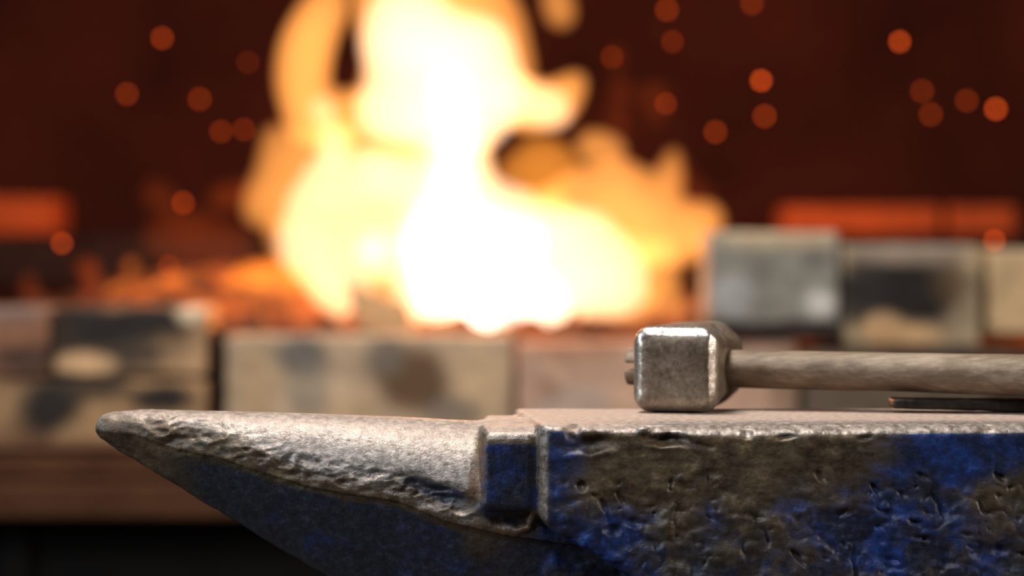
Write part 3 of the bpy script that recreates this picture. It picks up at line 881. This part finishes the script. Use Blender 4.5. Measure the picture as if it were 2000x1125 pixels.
def flame(name, blobs, col, k, scale=1.0, warp=.012, seed=0., kk=.022, parent=fire, dy=0.0, h=.006, squash=1.0):
    """one licking body of flame grown from soft blobs (column, row, radius in photo pixels, depth offset)"""
    B = []
    for b in blobs:
        yo = (b[3] if len(b) > 3 else 0.0) + dy
        Y = YF + yo
        B.append((PX(b[0], Y), Y, PZ(b[1], Y), max(.004, b[2] * Y / F * scale)))
    B = np.array(B)
    lo = (B[:, :3] - B[:, 3:4]).min(0) - .03; hi = (B[:, :3] + B[:, 3:4]).max(0) + .03

    def fn(x, y, z):
        wx = x + warp * fbm(x, y, z * .6, 16, 2, seed) ; wz = z + warp * fbm(x, y, z, 12, 2, seed + 9.)
        d = np.full(x.shape, 1.0, np.float32)
        for (bx, by, bz, r) in B:
            d = smin(d, np.sqrt((wx - bx) ** 2 + ((y - by) / squash) ** 2 + (wz - bz) ** 2) - r, kk)
        return d
    p, q = nets(fn, lo, hi, h, None, 32, 0)
    p = p + np.array([0, 0, FACE_Z], np.float32)
    o = np_mesh(name, p, q, mat_flame(name + '_glow', col, k), parent, origin=tuple(parent.location) if parent else (0, 0, 0))
    return o


ORA = (1.0, .36, .075)
YEL = (1.0, .70, .44)
WHI = (1.0, .97, .98)
left_lobe = [(655, -40, 26), (645, 15, 36), (618, 60, 50), (600, 115, 52), (596, 175, 50), (608, 235, 50), (660, 255, 50, .02), (700, 200, 40, .02)]
crown = [(750, -60, 70), (860, -70, 100), (760, 20, 72), (860, 20, 100), (930, 45, 78), (800, 110, 90), (900, 110, 96), (960, 115, 74), (985, 170, 66), (770, 195, 80), (900, 210, 96)]
wing = [(1010, 200, 54), (1050, 212, 44), (1090, 204, 38), (1115, 182, 27), (1130, 165, 15)]
middle = [(870, 290, 92), (760, 300, 80, .02), (670, 310, 70), (600, 310, 56), (560, 320, 40), (545, 275, 24), (545, 350, 36), (860, 380, 110), (740, 390, 80), (640, 400, 76), (570, 400, 58), (520, 402, 40), (900, 470, 120), (760, 480, 80)]
foot = [(545, 450, 34), (570, 480, 44), (620, 510, 52), (655, 555, 50), (690, 605, 36), (692, 642, 26, -.06), (760, 500, 80), (760, 570, 60), (850, 580, 74), (960, 570, 90), (1050, 450, 90), (1070, 560, 90), (1150, 500, 80), (1190, 585, 64), (1120, 620, 44), (1000, 622, 48), (880, 624, 44), (1250, 600, 50), (1230, 510, 56), (1240, 640, 30)]
right_ = [(1230, 400, 50, .04), (1290, 400, 42, .04), (1305, 345, 30, .04), (1310, 300, 14, .04), (1260, 460, 60, .03), (1330, 460, 48, .04), (1370, 440, 34, .03), (1388, 422, 18, .03), (1180, 410, 55, .03), (1110, 390, 46, .03), (1150, 345, 34, .03), (1210, 345, 40, .04), (1090, 440, 50, .03)]
edge = [(1365, 480, 26, -.03), (1372, 540, 22, -.03), (1368, 590, 22, -.03), (1330, 622, 30), (1285, 560, 46), (1290, 500, 40)]
puff = [(1152, 285, 34), (1185, 295, 34), (1200, 300, 22)]
spit = [(1086, -14, 28), (1094, 20, 30), (1098, 38, 18)]
dim = [(1050, 300, 44, .05), (1095, 325, 46, .05), (1010, 335, 40, .05), (1060, 360, 40, .05)]
flame('flame_tongue', left_lobe, ORA, 30, seed=1., dy=.02)
flame('flame_tongue', crown, ORA, 28, seed=2., squash=.6)
flame('flame_tongue', wing, ORA, 40, seed=3., warp=.006, kk=.014)
flame('flame_tongue', middle, ORA, 27, seed=4., dy=.03, squash=.7)
flame('flame_tongue', foot, ORA, 24, seed=5., squash=.7)
flame('flame_tongue', right_, ORA, 27, seed=6.)
flame('flame_tongue', edge, ORA, 24, seed=7., warp=.006, kk=.010)
flame('flame_puff', puff, ORA, 24, seed=8., warp=.004, kk=.014)
flame('flame_puff', spit, ORA, 24, seed=9., warp=.004, kk=.014)
flame('flame_tongue', dim, (1., .32, .04), 15, seed=10.)
flame('inner_flame', [(790, 20, 60), (770, 90, 62), (850, 110, 90), (930, 120, 70), (750, 210, 56), (820, 230, 70), (900, 220, 90), (970, 190, 58), (1060, 215, 30), (1090, 205, 24), (625, 210, 26), (650, 290, 36)], YEL, 22, seed=11., kk=.03)
flame('inner_flame', [(880, 320, 70), (870, 400, 84), (720, 350, 50), (660, 400, 46), (760, 350, 50), (900, 480, 120), (1000, 420, 60), (720, 490, 56), (640, 490, 42), (590, 480, 32), (660, 560, 34), (1080, 480, 76), (1160, 540, 70), (1080, 570, 84), (960, 570, 94), (840, 570, 70), (1210, 580, 50), (950, 620, 40), (1080, 625, 34), (1150, 450, 50), (1200, 510, 40), (600, 500, 36), (640, 560, 36), (560, 465, 28), (690, 612, 24), (620, 350, 40), (585, 400, 30)], YEL, 25, seed=12., kk=.03, squash=.8)
flame('core_flame', [(880, 180, 44), (895, 250, 36), (890, 330, 46), (880, 420, 56), (830, 470, 56), (720, 490, 30), (900, 490, 96), (1010, 480, 60), (870, 570, 64), (960, 585, 84), (1050, 590, 64), (1000, 612, 40)], WHI, 13, seed=13., kk=.025, dy=-.01)
flame('core_flame', [(905, 370, 20), (850, 450, 34), (910, 470, 60), (990, 480, 44), (960, 590, 60), (1020, 590, 46), (890, 560, 40)], WHI, 14, seed=14., kk=.025, dy=-.02)
# faint red plumes right of the fire and low flames over the coals at left
RED = (1.0, .13, .018)
flame('low_flame', [(600, 580, 50, .12), (540, 585, 50, .12), (640, 600, 40, .1), (470, 575, 40, .12), (420, 590, 36, .14), (560, 540, 30, .12), (500, 540, 20, .12)], (1., .24, .022), 28.0, seed=21., warp=.02, squash=1.3)
flame('low_flame', [(350, 560, 34, .12), (290, 590, 34, .12), (240, 560, 24, .12), (265, 500, 16, .12), (340, 600, 34, .12), (230, 600, 24, .12)], (1., .21, .02), 30.0, seed=22., warp=.02, squash=1.3)
flame('low_flame', [(178, 530, 22, .14), (185, 590, 26, .14)], RED, 9, seed=23., warp=.02, squash=1.3)
flame('low_flame', [(68, 545, 16, .14), (66, 590, 18, .14)], RED, 6, seed=26., warp=.01, squash=1.3)
flame('low_flame', [(430, 385, 26, .2), (480, 380, 30, .2)], RED, 4.2, seed=24., warp=.01)
flame('low_flame', [(300, 380, 28, .2), (330, 400, 22, .2)], RED, 2.6, seed=27., warp=.01)
flame('low_flame', [(380, 480, 60, .16), (450, 500, 50, .16), (320, 470, 40, .16)], RED, 1.8, seed=28., warp=.02)
flame('faint_plume', [(1200, 120, 26, .1), (1215, 190, 30, .1), (1210, 260, 34, .1), (1290, 200, 26, .1), (1300, 240, 20, .1), (1330, 340, 30, .1), (1370, 390, 34, .1)], RED, 2.4, seed=25., warp=.02)
for (fx, fy, pw) in ((890, 500, 4.8), (900, 220, 3.2)):
    d = bpy.data.lights.new('fire_light', 'POINT'); d.energy = pw; d.color = (1.0, .34, .07); d.shadow_soft_size = .035
    o = bpy.data.objects.new('fire_light', d); COL.objects.link(o); o.location = P(fx, fy, YF)

# ------------------------------------------------------------------ sparks
def spark_mesh():
    me = bpy.data.meshes.new('spark')
    v = []; f = []; n = 8
    prof = [(0.25, -1.0), (0.85, -.55), (1, 0), (.8, .6), (.2, 1.05)]
    for r, zz in prof:
        for k in range(n):
            a = 2 * math.pi * k / n; v.append((r * math.cos(a), r * math.sin(a), zz))
    for i in range(len(prof) - 1):
        for k in range(n): f.append((i * n + k, i * n + (k + 1) % n, (i + 1) * n + (k + 1) % n, (i + 1) * n + k))
    f.append(tuple(range(n))[::-1]); f.append(tuple(range(4 * n, 5 * n)))
    me.from_pydata([(a * .0024, b * .0024, c * .0024) for a, b, c in v], [], f); me.update()
    return me


SPARKS = [  # column, row, brightness, label
    (318, 75, .8, 'highest spark left of the fire'), (249, 184, .6, 'leftmost of the upper sparks left of the fire'),
    (391, 194, .6, 'spark halfway up, left of the fire'), (432, 257, .5, 'left one of a close pair of sparks left of the fire'),
    (477, 253, .45, 'right one of a close pair of sparks left of the fire'), (358, 396, .8, 'spark low over the left coals, beside the fire'),
    (121, 475, 1.0, 'lowest spark, near the left edge of the photo'), (485, 122, .25, 'faint spark close to the upper left of the fire'),
    (330, 520, .5, 'dim spark just above the left coals'),
    (1302, 20, .7, 'spark at the top, just right of the fire'), (1313, 82, .4, 'dim spark under the topmost one right of the fire'),
    (1468, 8, .5, 'spark cut by the top edge of the photo'), (1486, 158, 1.5, 'bright spark, upper one of a vertical pair right of the fire'),
    (1493, 227, .8, 'dimmer spark, lower one of a vertical pair right of the fire'), (1397, 258, .7, 'dim spark above the grey brick, nearest the fire'),
    (1756, 82, 1.3, 'bright spark high in the upper right'), (1800, 178, .5, 'dim spark touching another, the upper of the two'),
    (1817, 224, .55, 'dim spark touching another, the lower of the two'), (1887, 197, .5, 'dim spark left of the bright rightmost one'),
    (1944, 213, 1.6, 'bright spark nearest the right edge'), (1942, 470, 1.2, 'red spark low above the rightmost tan brick'),
    (1300, 203, .5, 'blurred spark close to the upper right of the fire'), (1195, 112, .4, 'blurred spark above the right flame wing'),
]
sm = {}
base_me = spark_mesh()
RS = random.Random(11)
for (sx, sy, br, lab) in SPARKS:
    key = round(br, 2)
    if key not in sm:
        me = base_me.copy(); me.materials.append(mat_glow('glowing_spark', (1.0, .11, .012), 4.2 * br)); sm[key] = me
    o = bpy.data.objects.new('spark', sm[key]); COL.objects.link(o)
    o.location = P(sx, sy, 2.55 + RS.uniform(-.06, .12))
    tag(o, 'tiny glowing orange ' + lab if not lab.startswith(('bright', 'dim', 'faint', 'blurred', 'red')) else lab + ', tiny and glowing', 'spark', 'sparks floating in the air around the fire')
